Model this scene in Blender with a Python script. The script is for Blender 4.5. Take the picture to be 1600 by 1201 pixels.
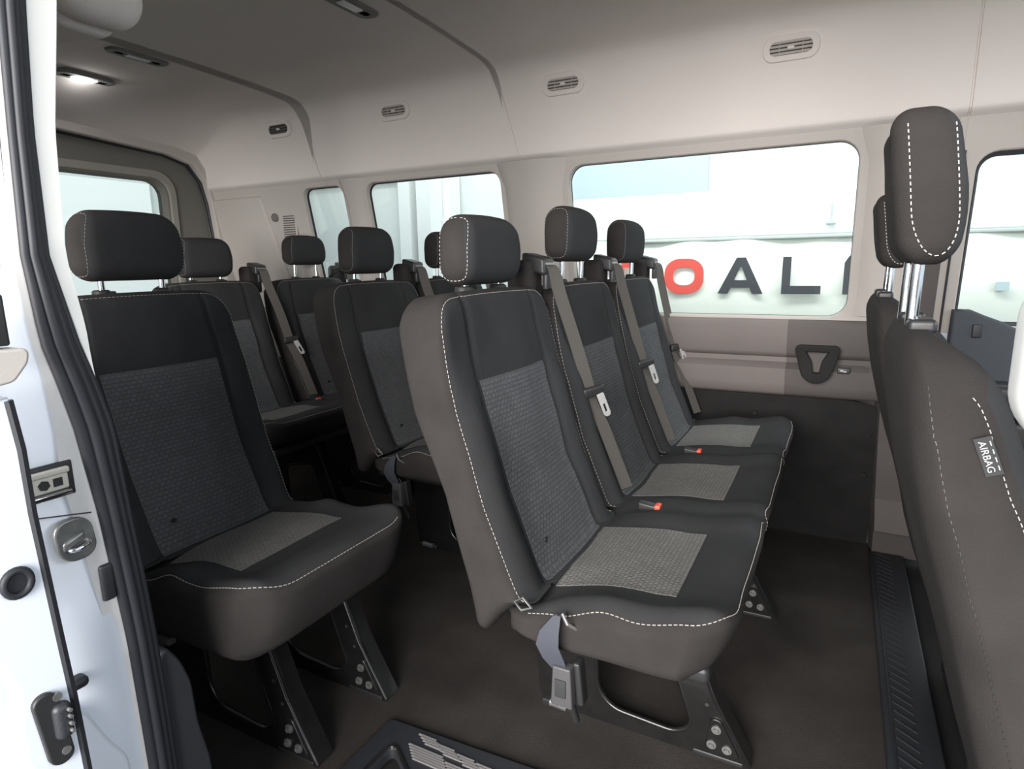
import bpy, bmesh, math, random
from mathutils import Vector, Matrix, noise
from mathutils.bvhtree import BVHTree
import numpy as np
random.seed(7)
for o in list(bpy.data.objects): bpy.data.objects.remove(o)
S = bpy.context.scene
C = S.collection

# ---------------------------------------------------------------- camera
YAW, PITCH, ROLL, F_PX = .4839, .1911, -.0165, 968.9
cy, sy, cp, sp = math.cos(YAW), math.sin(YAW), math.cos(PITCH), math.sin(PITCH)
Fv = Vector((-sy*cp, cy*cp, -sp)); Rv = Vector((cy, sy, 0)); Uv = Rv.cross(Fv)
c_, s_ = math.cos(ROLL), math.sin(ROLL)
R2 = c_*Rv + s_*Uv; U2 = -s_*Rv + c_*Uv
cd = bpy.data.cameras.new('camera'); cam = bpy.data.objects.new('camera', cd); C.objects.link(cam)
cam.matrix_world = Matrix(((R2.x, U2.x, -Fv.x, 0), (R2.y, U2.y, -Fv.y, 0), (R2.z, U2.z, -Fv.z, .9958), (0, 0, 0, 1)))
cd.sensor_width = 36; cd.lens = F_PX*36/1600; cd.clip_start = .01
S.camera = cam
# ---------------------------------------------------------------- world, lights, exposure
w = bpy.data.worlds.new('World'); S.world = w; w.use_nodes = True
bg = w.node_tree.nodes['Background']; bg.inputs[0].default_value = (.78, .89, 1, 1); bg.inputs[1].default_value = .85
S.view_settings.view_transform = 'Standard'; S.view_settings.look = 'None'
S.view_settings.exposure = .25; S.view_settings.gamma = 1; S.view_settings.use_curve_mapping = False

def area(name, loc, to, sx, sy_, power, col=(1, 1, 1)):
    l = bpy.data.lights.new(name, 'AREA'); l.shape = 'RECTANGLE'; l.size = sx; l.size_y = sy_; l.energy = power; l.color = col
    o = bpy.data.objects.new(name, l); C.objects.link(o); o.location = loc
    o.rotation_euler = (Vector(to)-Vector(loc)).to_track_quat('-Z', 'Y').to_euler(); return o
area('fill_light_front', (4.0, 1.3, 2.15), (-1, 1.3, .75), 2.2, .9, 85, (.93, .97, 1))  # added fill ahead of the van, out of view, brightens the seat fronts
area('garage_light_near', (-.25, -2.1, 1.5), (-.3, 1.6, 1.1), 2.6, 2.0, 300, (1, .965, .93))
area('garage_light_far', (-.8, 2.7, 2.9), (-.8, 4.2, 1.0), 3.5, .5, 72, (1, 1, 1))

# ---------------------------------------------------------------- materials
def mat(name, col, rough=.6, metal=0, bump=0, bscale=300, var=0, vscale=8, spec=.5, emis=None, coat=0):
    m = bpy.data.materials.new(name); m.use_nodes = True; nt = m.node_tree; N = nt.nodes; L = nt.links
    b = N['Principled BSDF']; b.inputs['Base Color'].default_value = (*col, 1); b.inputs['Roughness'].default_value = rough
    b.inputs['Metallic'].default_value = metal; b.inputs['Specular IOR Level'].default_value = spec
    b.inputs['Coat Weight'].default_value = coat
    tc = N.new('ShaderNodeTexCoord')
    if var:
        n = N.new('ShaderNodeTexNoise'); n.inputs['Scale'].default_value = vscale; n.inputs['Detail'].default_value = 5
        L.new(tc.outputs['Object'], n.inputs['Vector'])
        r = N.new('ShaderNodeValToRGB'); r.color_ramp.elements[0].position = .3; r.color_ramp.elements[1].position = .7
        r.color_ramp.elements[0].color = (*[c*(1-var) for c in col], 1); r.color_ramp.elements[1].color = (*[min(1, c*(1+var)) for c in col], 1)
        L.new(n.outputs['Fac'], r.inputs['Fac']); L.new(r.outputs['Color'], b.inputs['Base Color'])
    if bump:
        n = N.new('ShaderNodeTexNoise'); n.inputs['Scale'].default_value = bscale; n.inputs['Detail'].default_value = 3
        L.new(tc.outputs['Object'], n.inputs['Vector'])
        bp = N.new('ShaderNodeBump'); bp.inputs['Strength'].default_value = bump; bp.inputs['Distance'].default_value = .002
        L.new(n.outputs['Fac'], bp.inputs['Height']); L.new(bp.outputs['Normal'], b.inputs['Normal'])
    if emis:
        b.inputs['Emission Color'].default_value = (*col, 1); b.inputs['Emission Strength'].default_value = emis
    return m

def weave(name, col, axes, bw=.016, rh=.0085):
    m = bpy.data.materials.new(name); m.use_nodes = True; nt = m.node_tree; N = nt.nodes; L = nt.links
    b = N['Principled BSDF']; b.inputs['Roughness'].default_value = .9; b.inputs['Specular IOR Level'].default_value = .25
    tc = N.new('ShaderNodeTexCoord'); se = N.new('ShaderNodeSeparateXYZ'); co = N.new('ShaderNodeCombineXYZ')
    L.new(tc.outputs['Object'], se.inputs[0]); L.new(se.outputs[axes[0]], co.inputs[0]); L.new(se.outputs[axes[1]], co.inputs[1])
    nz = N.new('ShaderNodeTexNoise'); nz.inputs['Scale'].default_value = 160; L.new(tc.outputs['Object'], nz.inputs['Vector'])
    vm = N.new('ShaderNodeVectorMath'); vm.operation = 'MULTIPLY_ADD'; vm.inputs[1].default_value = (.0035, .0035, 0); L.new(nz.outputs['Color'], vm.inputs[0]); L.new(co.outputs[0], vm.inputs[2])
    br = N.new('ShaderNodeTexBrick'); L.new(vm.outputs[0], br.inputs['Vector'])
    br.inputs['Scale'].default_value = 1; br.inputs['Brick Width'].default_value = bw; br.inputs['Row Height'].default_value = rh
    br.inputs['Mortar Size'].default_value = .0019; br.inputs['Mortar Smooth'].default_value = 1.0
    br.inputs['Color1'].default_value = (*[c*1.1 for c in col], 1); br.inputs['Color2'].default_value = (*[c*.9 for c in col], 1)
    br.inputs['Mortar'].default_value = (*[c*.74 for c in col], 1)
    L.new(br.outputs['Color'], b.inputs['Base Color'])
    bp = N.new('ShaderNodeBump'); bp.inputs['Strength'].default_value = .5; bp.inputs['Distance'].default_value = .002; bp.invert = True
    L.new(br.outputs['Fac'], bp.inputs['Height']); L.new(bp.outputs['Normal'], b.inputs['Normal'])
    return m

M = dict(
    fab_side=mat('fabric_brown_grey', (.0285, .0255, .0245), .95, bump=.5, bscale=700, var=.12, vscale=14, spec=.2),
    fab_front=mat('fabric_charcoal', (.027, .0275, .029), .92, bump=.4, bscale=800, var=.10, vscale=10, spec=.25),
    weave_back=weave('woven_insert_back', (.084, .087, .092), (1, 2), .0120, .0080),
    weave_seat=weave('woven_insert_cushion', (.150, .145, .138), (1, 0), .0095, .0075),
    stitch=mat('stitch_thread', (.34, .32, .30), .8),
    chrome=mat('chrome', (.85, .85, .87), .12, 1),
    blk=mat('black_plastic', (.02, .02, .021), .45, bump=.1, bscale=500),
    blk_gloss=mat('black_painted_steel', (.011, .0105, .0105), .28, .0, var=.2, vscale=30, coat=.3),
    steel=mat('zinc_steel', (.34, .33, .31), .35, .6, var=.15, vscale=60),
    steel_dull=mat('dull_steel', (.20, .20, .195), .38, .5, var=.25, vscale=50),
    belt=mat('belt_webbing', (.070, .063, .056), .75, bump=.3, bscale=900),
    belt_blue=mat('belt_webbing_dark', (.038, .042, .055), .7, bump=.3, bscale=900),
    belt_cov=mat('belt_buckle_grey', (.060, .057, .060), .5),
    latch=mat('pale_latch_metal', (.55, .55, .54), .35, .3),
    track=mat('cream_track', (.55, .52, .46), .5),
    red=mat('red_button', (.75, .10, .06), .4),
    headliner=mat('headliner_fabric', (.72, .665, .63), .95, bump=.25, bscale=400, var=.025, vscale=3, spec=.15),
    trim_l=mat('light_grey_trim', (.46, .425, .395), .7, bump=.1, bscale=500, var=.03, vscale=4, spec=.3),
    trim_white=mat('pale_trim', (.66, .66, .64), .6, spec=.3),
    trim_m=mat('taupe_trim', (.165, .145, .138), .75, bump=.1, bscale=500, var=.05, vscale=4, spec=.3),
    trim_m2=mat('darker_taupe_trim', (.10, .088, .085), .75, bump=.1, bscale=500, var=.05, vscale=4, spec=.3),
    trim_rear=mat('rear_door_trim', (.14, .135, .12), .75, spec=.3),
    carpet_w=mat('dark_side_carpet', (.020, .0195, .0195), .95, bump=.4, bscale=600, var=.15, vscale=12, spec=.2),
    floor=mat('floor_carpet', (.035, .030, .027), .9, bump=1.0, bscale=420, var=.35, vscale=5, spec=.3),
    rubber=mat('black_rubber', (.018, .019, .024), .55, spec=.45),
    sill=mat('sill_plastic', (.022, .0235, .028), .5, bump=.2, bscale=300),
    rib=mat('worn_rib_plastic', (.20, .19, .19), .6),
    paint=mat('white_paint', (.68, .72, .79), .3, var=.02, vscale=5, coat=.5),
    paint_dirty=mat('white_paint_dusty', (.62, .60, .59), .5, var=.10, vscale=14),
    blue_grey=mat('blue_grey_door_trim', (.065, .073, .086), .7, spec=.3),
    vent=mat('vent_plastic', (.42, .38, .35), .6), vent_dark=mat('vent_cavity', (.03, .028, .026), .9),
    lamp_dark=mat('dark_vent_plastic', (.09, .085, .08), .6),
    lamp_frame=mat('lamp_bezel', (.19, .185, .175), .6),
    lens=mat('lamp_lens', (.75, .76, .76), .25), lens_on=mat('lit_lamp_lens', (1, .97, .98), .3, emis=14),
    wall=mat('garage_wall', (.79, .815, .795), .8, var=.02, vscale=1), wallw=mat('garage_white', (.93, .94, .93), .7),
    wallb=mat('garage_blue_panel', (.54, .635, .67), .8, var=.03, vscale=2), line=mat('garage_grey', (.55, .58, .57), .7),
    banner=mat('banner_vinyl', (.86, .86, .80), .6, var=.02, vscale=3), bred=mat('banner_red', (.80, .10, .08), .6),
    wallback=mat('garage_rear_wall', (.60, .63, .615), .8, var=.02, vscale=1), rear_sur=mat('rear_window_surround', (.25, .24, .215), .75, spec=.3),
    bdark=mat('banner_dark', (.055, .055, .065), .6), ground=mat('garage_floor', (.09, .09, .085), .7),
    tagm=mat('tag_grey', (.022, .022, .024), .7), tagw=mat('tag_white', (.42, .42, .42), .7),
)
g = bpy.data.materials.new('window_glass'); g.use_nodes = True; nt = g.node_tree
for n in list(nt.nodes):
    if n.type != 'OUTPUT_MATERIAL': nt.nodes.remove(n)
tr = nt.nodes.new('ShaderNodeBsdfTransparent'); tr.inputs[0].default_value = (.93, .97, .95, 1)
gl = nt.nodes.new('ShaderNodeBsdfGlossy'); gl.inputs['Roughness'].default_value = .02; gl.inputs[0].default_value = (.9, .9, .9, 1)
fr = nt.nodes.new('ShaderNodeFresnel'); fr.inputs[0].default_value = 1.35; mx = nt.nodes.new('ShaderNodeMixShader')
nt.links.new(fr.outputs[0], mx.inputs[0]); nt.links.new(tr.outputs[0], mx.inputs[1]); nt.links.new(gl.outputs[0], mx.inputs[2])
nt.links.new(mx.outputs[0], [n for n in nt.nodes if n.type == 'OUTPUT_MATERIAL'][0].inputs[0])
M['glass'] = g

# ---------------------------------------------------------------- helpers
def link(name, me, mats, parent=None):
    if not isinstance(mats, (list, tuple)): mats = [mats]
    for m in mats: me.materials.append(M[m] if isinstance(m, str) else m)
    o = bpy.data.objects.new(name, me); C.objects.link(o)
    if parent: o.parent = parent
    return o
def mesh(name, verts, faces, mats, parent=None, smooth=True, mi=None, angle=None):
    me = bpy.data.meshes.new(name); me.from_pydata([tuple(v) for v in verts], [], faces); me.update()
    if mi: me.polygons.foreach_set('material_index', mi)
    bm = bmesh.new(); bm.from_mesh(me); bmesh.ops.recalc_face_normals(bm, faces=bm.faces)
    if smooth:
        for f in bm.faces: f.smooth = True
        a = angle if angle else math.radians(50)
        for e in bm.edges:
            if len(e.link_faces) == 2 and e.calc_face_angle(0) > a: e.smooth = False
    bm.to_mesh(me); bm.free()
    return link(name, me, mats, parent)
def tag(o, label, cat, group=None):
    o['label'] = label; o['category'] = cat
    if group: o['group'] = group
    return o
def struct(o): o['kind'] = 'structure'; return o
def thing(name, label, cat, loc=(0, 0, 0), group=None):
    o = bpy.data.objects.new(name, None); C.objects.link(o); o.location = loc; o.empty_display_size = .1
    return tag(o, label, cat, group)
def copy_tree(o, parent=None):
    c = o.copy(); C.objects.link(c); c.parent = parent
    for ch in list(o.children): copy_tree(ch, c)
    return c
class G:                                    # geometry collector for one mesh
    def __init__(s): s.v = []; s.f = []; s.m = []
    def add(s, v, f, m=0):
        n = len(s.v); s.v += [Vector(p) for p in v]; s.f += [tuple(i+n for i in q) for q in f]; s.m += [m]*len(f)
    def box(s, a, b, m=0, bev=0):
        if bev:
            v, f, _ = rbox([(b[i]-a[i])/2 for i in range(3)], bev, 1, 2)
            c = Vector([(a[i]+b[i])/2 for i in range(3)]); s.add([p+c for p in v], f, m); return
        x0, y0, z0 = a; x1, y1, z1 = b
        s.add([(x0,y0,z0),(x1,y0,z0),(x1,y1,z0),(x0,y1,z0),(x0,y0,z1),(x1,y0,z1),(x1,y1,z1),(x0,y1,z1)],
              [(0,3,2,1),(4,5,6,7),(0,1,5,4),(1,2,6,5),(2,3,7,6),(3,0,4,7)], m)
    def tube(s, pts, r, seg=8, m=0, closed=False):
        pts = [Vector(p) for p in pts]; n = len(pts); V = []; up = None
        for i, p in enumerate(pts):
            a = pts[(i-1) % n] if (closed or i > 0) else p; b = pts[(i+1) % n] if (closed or i < n-1) else p
            t = (b-a).normalized()
            if up is None: up = t.orthogonal().normalized()
            up = (up - t*up.dot(t))
            up = up.normalized() if up.length > 1e-6 else t.orthogonal().normalized()
            sd = t.cross(up); rr = r[i] if isinstance(r, (list, tuple)) else r
            for k in range(seg):
                an = 2*math.pi*k/seg; V.append(p + up*math.cos(an)*rr + sd*math.sin(an)*rr)
        F = []
        for i in range(n if closed else n-1):
            j = (i+1) % n
            for k in range(seg): F.append((i*seg+k, i*seg+(k+1) % seg, j*seg+(k+1) % seg, j*seg+k))
        if not closed: F.append(tuple(range(seg))[::-1]); F.append(tuple((n-1)*seg+k for k in range(seg)))
        s.add(V, F, m)
    def cyl(s, a, b, r, seg=16, m=0): s.tube([a, b], r, seg, m)
    def ribbon(s, pts, wid, thick, m=0):      # pts: list of (centre, width direction)
        V = []
        for i, (p, wd) in enumerate(pts):
            p = Vector(p); wd = Vector(wd).normalized()
            a = Vector(pts[max(i-1, 0)][0]); b = Vector(pts[min(i+1, len(pts)-1)][0]); t = (b-a).normalized(); n = t.cross(wd).normalized()
            V += [p+wd*wid/2+n*thick/2, p-wd*wid/2+n*thick/2, p-wd*wid/2-n*thick/2, p+wd*wid/2-n*thick/2]
        F = [(0, 1, 2, 3), tuple(4*(len(pts)-1)+k for k in (3, 2, 1, 0))]
        for i in range(len(pts)-1):
            for k in range(4): F.append((4*i+k, 4*i+(k+1) % 4, 4*i+4+(k+1) % 4, 4*i+4+k))
        s.add(V, F, m)
    def build(s, name, mats, parent=None, smooth=True): return mesh(name, s.v, s.f, mats, parent, smooth, s.m)

def rbox(h, r, n, k=4):
    """rounded box grid: half sizes h, radius r, n inner cells, k cells over each rounding"""
    if not isinstance(r, (list, tuple)): r = [r]*3
    if not isinstance(n, (list, tuple)): n = [n]*3
    ax = []
    for i in range(3):
        inn = h[i]-r[i]; a = [-h[i]+r[i]*(1-math.tan(math.pi/4*(k-j)/k)) for j in range(k)]
        mid = [-inn+2*inn*j/n[i] for j in range(n[i]+1)]
        ax.append(a+mid+[-q for q in reversed(a)])
    V = {}; vs = []; fs = []; fm = []
    def vert(p):
        key = tuple(round(c, 6) for c in p)
        if key not in V:
            q = []; inner = [max(-(h[i]-r[i]), min(h[i]-r[i], p[i])) for i in range(3)]
            d = [(p[i]-inner[i])/r[i] for i in range(3)]; L = math.sqrt(sum(x*x for x in d))
            q = [inner[i]+(d[i]/L*r[i] if L > 1e-9 else 0) for i in range(3)]
            V[key] = len(vs); vs.append(Vector(q))
        return V[key]
    for a in range(3):
        b, c = (a+1) % 3, (a+2) % 3
        for sgn in (-1, 1):
            for i in range(len(ax[b])-1):
                for j in range(len(ax[c])-1):
                    quad = []
                    for (u, w_) in ((i, j), (i+1, j), (i+1, j+1), (i, j+1)):
                        p = [0, 0, 0]; p[a] = sgn*h[a]; p[b] = ax[b][u]; p[c] = ax[c][w_]; quad.append(vert(p))
                    if sgn < 0: quad.reverse()
                    fs.append(tuple(quad)); fm.append((a, sgn))
    return vs, fs, fm

def interp(tab, x):
    if x <= tab[0][0]: return tab[0][1]
    for (a, va), (b, vb) in zip(tab, tab[1:]):
        if x <= b:
            t = (x-a)/(b-a); return va+(vb-va)*t
    return tab[-1][1]
def smooth01(t): t = max(0, min(1, t)); return t*t*(3-2*t)
def bvh_of(o):
    me = o.data; return BVHTree.FromPolygons([v.co for v in me.vertices], [tuple(p.vertices) for p in me.polygons])
def snap(bvh, p, off=.0012):
    co, n, i, d = bvh.find_nearest(Vector(p)); return co+n*off
def cast(bvh, p, d, off=.0015):
    co, n, i, dist = bvh.ray_cast(Vector(p), Vector(d))
    if co is None: return snap(bvh, p, off)
    return co - Vector(d).normalized()*off
def dashed(name, pts, parent, dash=.0062, gap=.0034, r=.0010, m='stitch'):
    g_ = G(); pts = [Vector(p) for p in pts]; L = [0]
    for a, b in zip(pts, pts[1:]): L.append(L[-1]+(b-a).length)
    def at(s):
        for i in range(len(L)-1):
            if s <= L[i+1]: return pts[i].lerp(pts[i+1], (s-L[i])/max(1e-9, L[i+1]-L[i]))
        return pts[-1]
    s = 0
    while s < L[-1]-dash:
        g_.tube([at(s), at(s+dash)], r, 4); s += dash+gap
    return g_.build(name, m, parent, False)
def patch(name, bvh, fn, nu, nv, d, mat_, parent, off=.002):
    """a fabric panel laid over a surface: fn(u,v)->start point, cast along d"""
    V = []; F = []
    for i in range(nu+1):
        for j in range(nv+1): V.append(cast(bvh, fn(i/nu, j/nv), d, off))
    dn = Vector(d).normalized(); n = len(V)
    for i in range(nu):
        for j in range(nv):
            a = i*(nv+1)+j; F.append((a, a+1, a+nv+2, a+nv+1))
    rim = [i*(nv+1) for i in range(nu+1)] + [nu*(nv+1)+j for j in range(1, nv+1)] + [i*(nv+1)+nv for i in range(nu-1, -1, -1)] + [j for j in range(nv-1, 0, -1)]
    base = len(V); V += [V[k]+dn*(off+.002) for k in rim]
    for k in range(len(rim)): F.append((rim[k], rim[(k+1) % len(rim)], base+(k+1) % len(rim), base+k))
    return mesh(name, V, F, mat_, parent)
def plate(name, outline, holes, thick, mat_, parent=None, place=None, bevel=.0):
    """flat plate with holes; outline in (u,v); place maps (u,v,w)->xyz"""
    cu = bpy.data.curves.new('c', 'CURVE'); cu.dimensions = '2D'; cu.fill_mode = 'BOTH'; cu.extrude = thick/2; cu.bevel_depth = bevel; cu.bevel_resolution = 2
    for pl in [outline]+list(holes):
        sp_ = cu.splines.new('POLY'); sp_.points.add(len(pl)-1); sp_.use_cyclic_u = True
        for i, p in enumerate(pl): sp_.points[i].co = (p[0], p[1], 0, 1)
    ob = bpy.data.objects.new('c', cu); C.objects.link(ob); dg = bpy.context.evaluated_depsgraph_get()
    me = bpy.data.meshes.new_from_object(ob.evaluated_get(dg)); C.objects.unlink(ob); bpy.data.objects.remove(ob)
    me.materials.clear()
    bm = bmesh.new(); bm.from_mesh(me); bmesh.ops.remove_doubles(bm, verts=bm.verts, dist=1e-5)
    if place:
        for v in bm.verts: v.co = Vector(place(v.co.x, v.co.y, v.co.z))
    bmesh.ops.recalc_face_normals(bm, faces=bm.faces)
    bm.to_mesh(me); bm.free(); me.name = name
    return link(name, me, mat_, parent)
def rrect(x0, y0, x1, y1, r, n=6):
    P = []
    for cx, cy_, a0 in ((x1-r, y1-r, 0), (x0+r, y1-r, 90), (x0+r, y0+r, 180), (x1-r, y0+r, 270)):
        for i in range(n+1):
            a = math.radians(a0+90*i/n); P.append((cx+r*math.cos(a), cy_+r*math.sin(a)))
    return P
def rpoly(pts, r, n=5):
    P = []; N = len(pts)
    for i in range(N):
        a, b, c = Vector(pts[i-1]), Vector(pts[i]), Vector(pts[(i+1) % N]); u = (a-b).normalized(); v = (c-b).normalized()
        rr = r[i] if isinstance(r, (list, tuple)) else r
        rr = min(rr, (a-b).length*.49, (c-b).length*.49); p0, p2 = b+u*rr, b+v*rr
        for k in range(n+1):
            t = k/n; P.append(tuple((1-t)**2*p0+2*t*(1-t)*b+t*t*p2))
    return P

# ================================================================= SETTING
# ---- profile of the roof lining (y,z), far side lip -> near side lip
PROF = [(2.112, 1.332), (2.085, 1.340), (2.052, 1.356), (2.036, 1.366), (2.031, 1.38), (2.030, 1.43), (2.029, 1.50), (2.026, 1.57), (2.018, 1.605), (2.000, 1.633), (1.975, 1.650), (1.935, 1.660),
        (1.84, 1.668), (1.65, 1.677), (1.45, 1.682), (1.25, 1.683), (1.05, 1.680), (.90, 1.668), (.78, 1.635), (.69, 1.57), (.64, 1.50), (.60, 1.43), (.56, 1.40), (.46, 1.40)]
def catmull(P, sub=4):
    out = []
    for i in range(len(P)-1):
        p0, p1, p2, p3 = (Vector(P[max(i-1, 0)]), Vector(P[i]), Vector(P[i+1]), Vector(P[min(i+2, len(P)-1)]))
        for k in range(sub):
            t = k/sub; out.append(.5*((2*p1)+(-p0+p2)*t+(2*p0-5*p1+4*p2-p3)*t*t+(-p0+3*p1-3*p2+p3)*t**3))
    out.append(Vector(P[-1])); return out
PR = catmull(PROF, 3)
seams = [(.262, 0), (-1.00, 1), (-1.93, 1)]
xs = set()
for i in range(41): xs.add(round(1.3-3.98*i/40, 3))
grid = []                                  # (x, depth, seam shift flag)
for x in sorted(xs): grid.append((x, 0, 0))
for sx, fl in seams:
    grid = [q for q in grid if abs(q[0]-sx) > .03]
    for dx, dz in ((-.014, 0), (-.0032, 0), (-.0020, .004), (.0020, .004), (.0032, 0), (.014, 0)): grid.append((sx+dx, dz, fl))
grid.sort()
V = []; F = []
def roof_pt(x, dz, fl, i):
    y, z = PR[i]; a = PR[max(i-1, 0)]; b = PR[min(i+1, len(PR)-1)]; t = (b-a).normalized(); nrm = Vector((-t.y, t.x))  # outward guess
    cen = Vector((1.25, 1.2)); o = Vector((y, z)); nrm = nrm if (o-cen).dot(nrm) > 0 else -nrm
    q = o+nrm*dz
    if fl: x = x-.30*max(0, min(z, 1.62)-1.36)-.02
    k = smooth01((-2.40-x)/.30)               # the lining drops towards the rear doors
    lim = interp([(0, 1.50), (1.35, 1.558), (1.88, 1.525), (1.99, 1.50), (2.03, 1.44), (2.12, 1.36)], q.x) if q.x > 1.25 else 1.56-.0*q.x
    zt = min(q.y, lim)
    return Vector((x, q.x, q.y*(1-k)+zt*k))
for x, dz, fl in grid:
    for i in range(len(PR)): V.append(roof_pt(x, dz, fl, i))
n = len(PR)
for a in range(len(grid)-1):
    for i in range(n-1): F.append((a*n+i, a*n+i+1, (a+1)*n+i+1, (a+1)*n+i))
ceil = struct(mesh('ceiling', V, F, 'headliner', angle=math.radians(35)))
# outer roof skin so the lining has depth
g_ = G()
for (a, b) in zip(PROF[3:-3], PROF[4:-2]):
    d = .05
    def out(p):
        v = Vector(p)-Vector((1.3, 1.2)); return (p[0]+v.x/v.length*d, p[1]+v.y/v.length*d)
    A, B = out(a), out(b)
    g_.add([(-2.75, *A), (1.35, *A), (1.35, *B), (-2.75, *B)], [(0, 1, 2, 3)])
struct(g_.build('trim_1', 'paint'))

# ---- far side wall (van's left): upper plate with window openings
def wall_y(z): return interp([(0, 2.40), (.15, 2.345), (.40, 2.27), (.555, 2.225), (.56, 2.20), (.83, 2.165), (1.36, 2.062)], z)
W = [(-2.105, .86, -1.868, 1.336, .045), (-1.755, .86, -1.120, 1.334, .05), (-.862, .816, .028, 1.328, .06)]
holes = [rrect(*q) for q in W]; holes.append(rrect(.292, .80, 1.15, 1.268, .05))
struct(plate('wall_left', [(-2.72, .785), (1.3, .785), (1.3, 1.352), (-2.72, 1.352)], holes, .03, 'trim_l', None,
      lambda u, v, w_: (u, wall_y(v)+.015+w_, v), .004))
for i, q in enumerate(W + [(.292, .80, 1.15, 1.268, .05)]):
    gd = G(); rr = rrect(q[0]-.004, q[1]-.004, q[2]+.004, q[3]+.004, q[4])
    nm = 'window_%d' % (i+1)
    gd.add([(u, wall_y(v)+.033, v) for u, v in rr], [tuple(range(len(rr)))]); gd.add([(u, wall_y(v)+.037, v) for u, v in rr], [tuple(range(len(rr)))])
    wo = struct(gd.build(nm, 'glass', None, False))
    fr_ = G(); rim = rrect(q[0], q[1], q[2], q[3], q[4], 8)
    fr_.tube([(u, wall_y(v)+.026, v) for u, v in rim], .008 if i < 2 else (.0055 if i < 3 else .015), 6, 0, True)
    fr_.build('window_gasket', 'rubber', wo)
# pillar covers between the windows
def pillar(name, x0, x1, m='trim_l', z0=.84, z1=1.352, ridge=.4, dep=.035):
    V = []; F = []; n = 12; cs = [(0, 0), (.06, .35), (.2, .85), (ridge, 1), (.72, .78), (.9, .4), (1, 0)]
    for i in range(n+1):
        t = i/n; z = z0+(z1-z0)*t; fl = .028*smooth01((t-.82)/.18)+.008*smooth01((.1-t)/.1)
        for c, d in cs:
            V.append((x0-fl+(x1-x0+2*fl)*c, wall_y(z)-dep*d+.002, z))
    k = len(cs)
    for i in range(n):
        for j in range(k-1): F.append((i*k+j, i*k+j+1, (i+1)*k+j+1, (i+1)*k+j))
    return struct(mesh(name, V, F, m, angle=math.radians(25)))
pillar('trim_2', -1.112, -.872, ridge=.55)
pillar('trim_3', -1.862, -1.762, ridge=.5, dep=.025)
pillar('trim_4', .040, .205, ridge=.3, dep=.022, z0=.825)
# B pillar further layers: dark belt cover, light strip, white body, black door seal
for nm, x0, x1, m, dy in (('trim_5', .205, .245, 'trim_m2', -.02), ('trim_6', .245, .262, 'trim_l', -.012), ('trim_7', .262, .268, 'rubber', -.016), ('trim_8', .268, .288, 'paint', 0)):
    g_ = G(); N_ = 8
    for i in range(N_):
        zt_ = {'trim_5': 1.05, 'trim_7': 1.27}.get(nm, 1.35); za, zb = .56+(zt_-.56)*i/N_, .56+(zt_-.56)*(i+1)/N_
        g_.add([(x0, wall_y(za)+dy, za), (x1, wall_y(za)+dy, za), (x1, wall_y(zb)+dy, zb), (x0, wall_y(zb)+dy, zb), (x0, wall_y(za)+.01, za), (x1, wall_y(za)+.01, za), (x1, wall_y(zb)+.01, zb), (x0, wall_y(zb)+.01, zb)],
               [(0, 1, 2, 3), (0, 4, 7, 3), (1, 2, 6, 5)])
    struct(g_.build(nm, m, None, False))
# lower far wall: taupe panels with a pressed groove
GP = [(.812, 2.166), (.802, 2.152), (.785, 2.150), (.705, 2.160), (.692, 2.172), (.684, 2.192), (.668, 2.192), (.660, 2.176), (.650, 2.160), (.60, 2.170), (.568, 2.182), (.556, 2.20), (.550, 2.23)]
def lower(name, x0, x1, m, endfade=None):
    V = []; F = []; n = 16; k = len(GP)
    for i in range(n+1):
        x = x0+(x1-x0)*i/n
        for z, y in GP:
            f = smooth01((endfade-x)/.05) if endfade else 1
            if .64 < z < .71: y = y*f+2.163*(1-f)
            V.append((x, y, z))
    for i in range(n):
        for j in range(k-1): F.append((i*k+j, i*k+j+1, (i+1)*k+j+1, (i+1)*k+j))
    return struct(mesh(name, V, F, m, angle=math.radians(60)))
lower('trim_9', -2.72, -.1363, 'trim_m'); lower('trim_10', -.136, .205, 'trim_m2', .15)
struct(plate('trim_24', [(-2.7, -.05), (.30, -.05), (.30, .79), (-2.7, .79)], [], .01, 'trim_m2', None, lambda u, v, w_: (u, interp([(0, 2.43), (.5, 2.26), (.79, 2.218)], v)+w_, v)))
# carpeted kick panel
V = []; F = []; n = 20; zs = [0, .08, .15, .25, .40, .50, .545, .562]
for i in range(n+1):
    x = -2.72+(2.72+.150)*i/n
    for z in zs: V.append((x, interp([(0, 2.40), (.15, 2.345), (.40, 2.262), (.5, 2.225), (.545, 2.212), (.562, 2.225)], z), z*(1-.06*smooth01((x-.06)/.1))))
k = len(zs)
for i in range(n):
    for j in range(k-1): F.append((i*k+j, i*k+j+1, (i+1)*k+j+1, (i+1)*k+j))
wl = struct(mesh('trim_11', V, F, 'carpet_w'))
for x, y, z in ((.114, 2.243, .436), (.117, 2.29, .289), (-.227, 2.224, .482)):
    g_ = G(); g_.cyl((x, y+.01, z), (x, y-.008, z), .008, 12); g_.build('panel_clip', 'carpet_w', wl)
# grey B pillar foot with a step-out ledge
g_ = G()
prof = [(.60, 2.150), (.42, 2.215), (.22, 2.26), (.17, 2.235), (.12, 2.23), (.10, 2.28), (0, 2.33)]
for (za, ya), (zb, yb) in zip(prof, prof[1:]):
    xa, xb = .135+.05*(.6-za), .135+.05*(.6-zb)
    g_.add([(xa, ya, za), (.40, ya, za), (.40, yb, zb), (xb, yb, zb)], [(0, 1, 2, 3)])
    g_.add([(xa, ya, za), (xb, yb, zb), (xb-.01, yb+.09, zb), (xa-.01, ya+.09, za)], [(0, 1, 2, 3)])
struct(g_.build('trim_12', 'trim_m2'))
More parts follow.
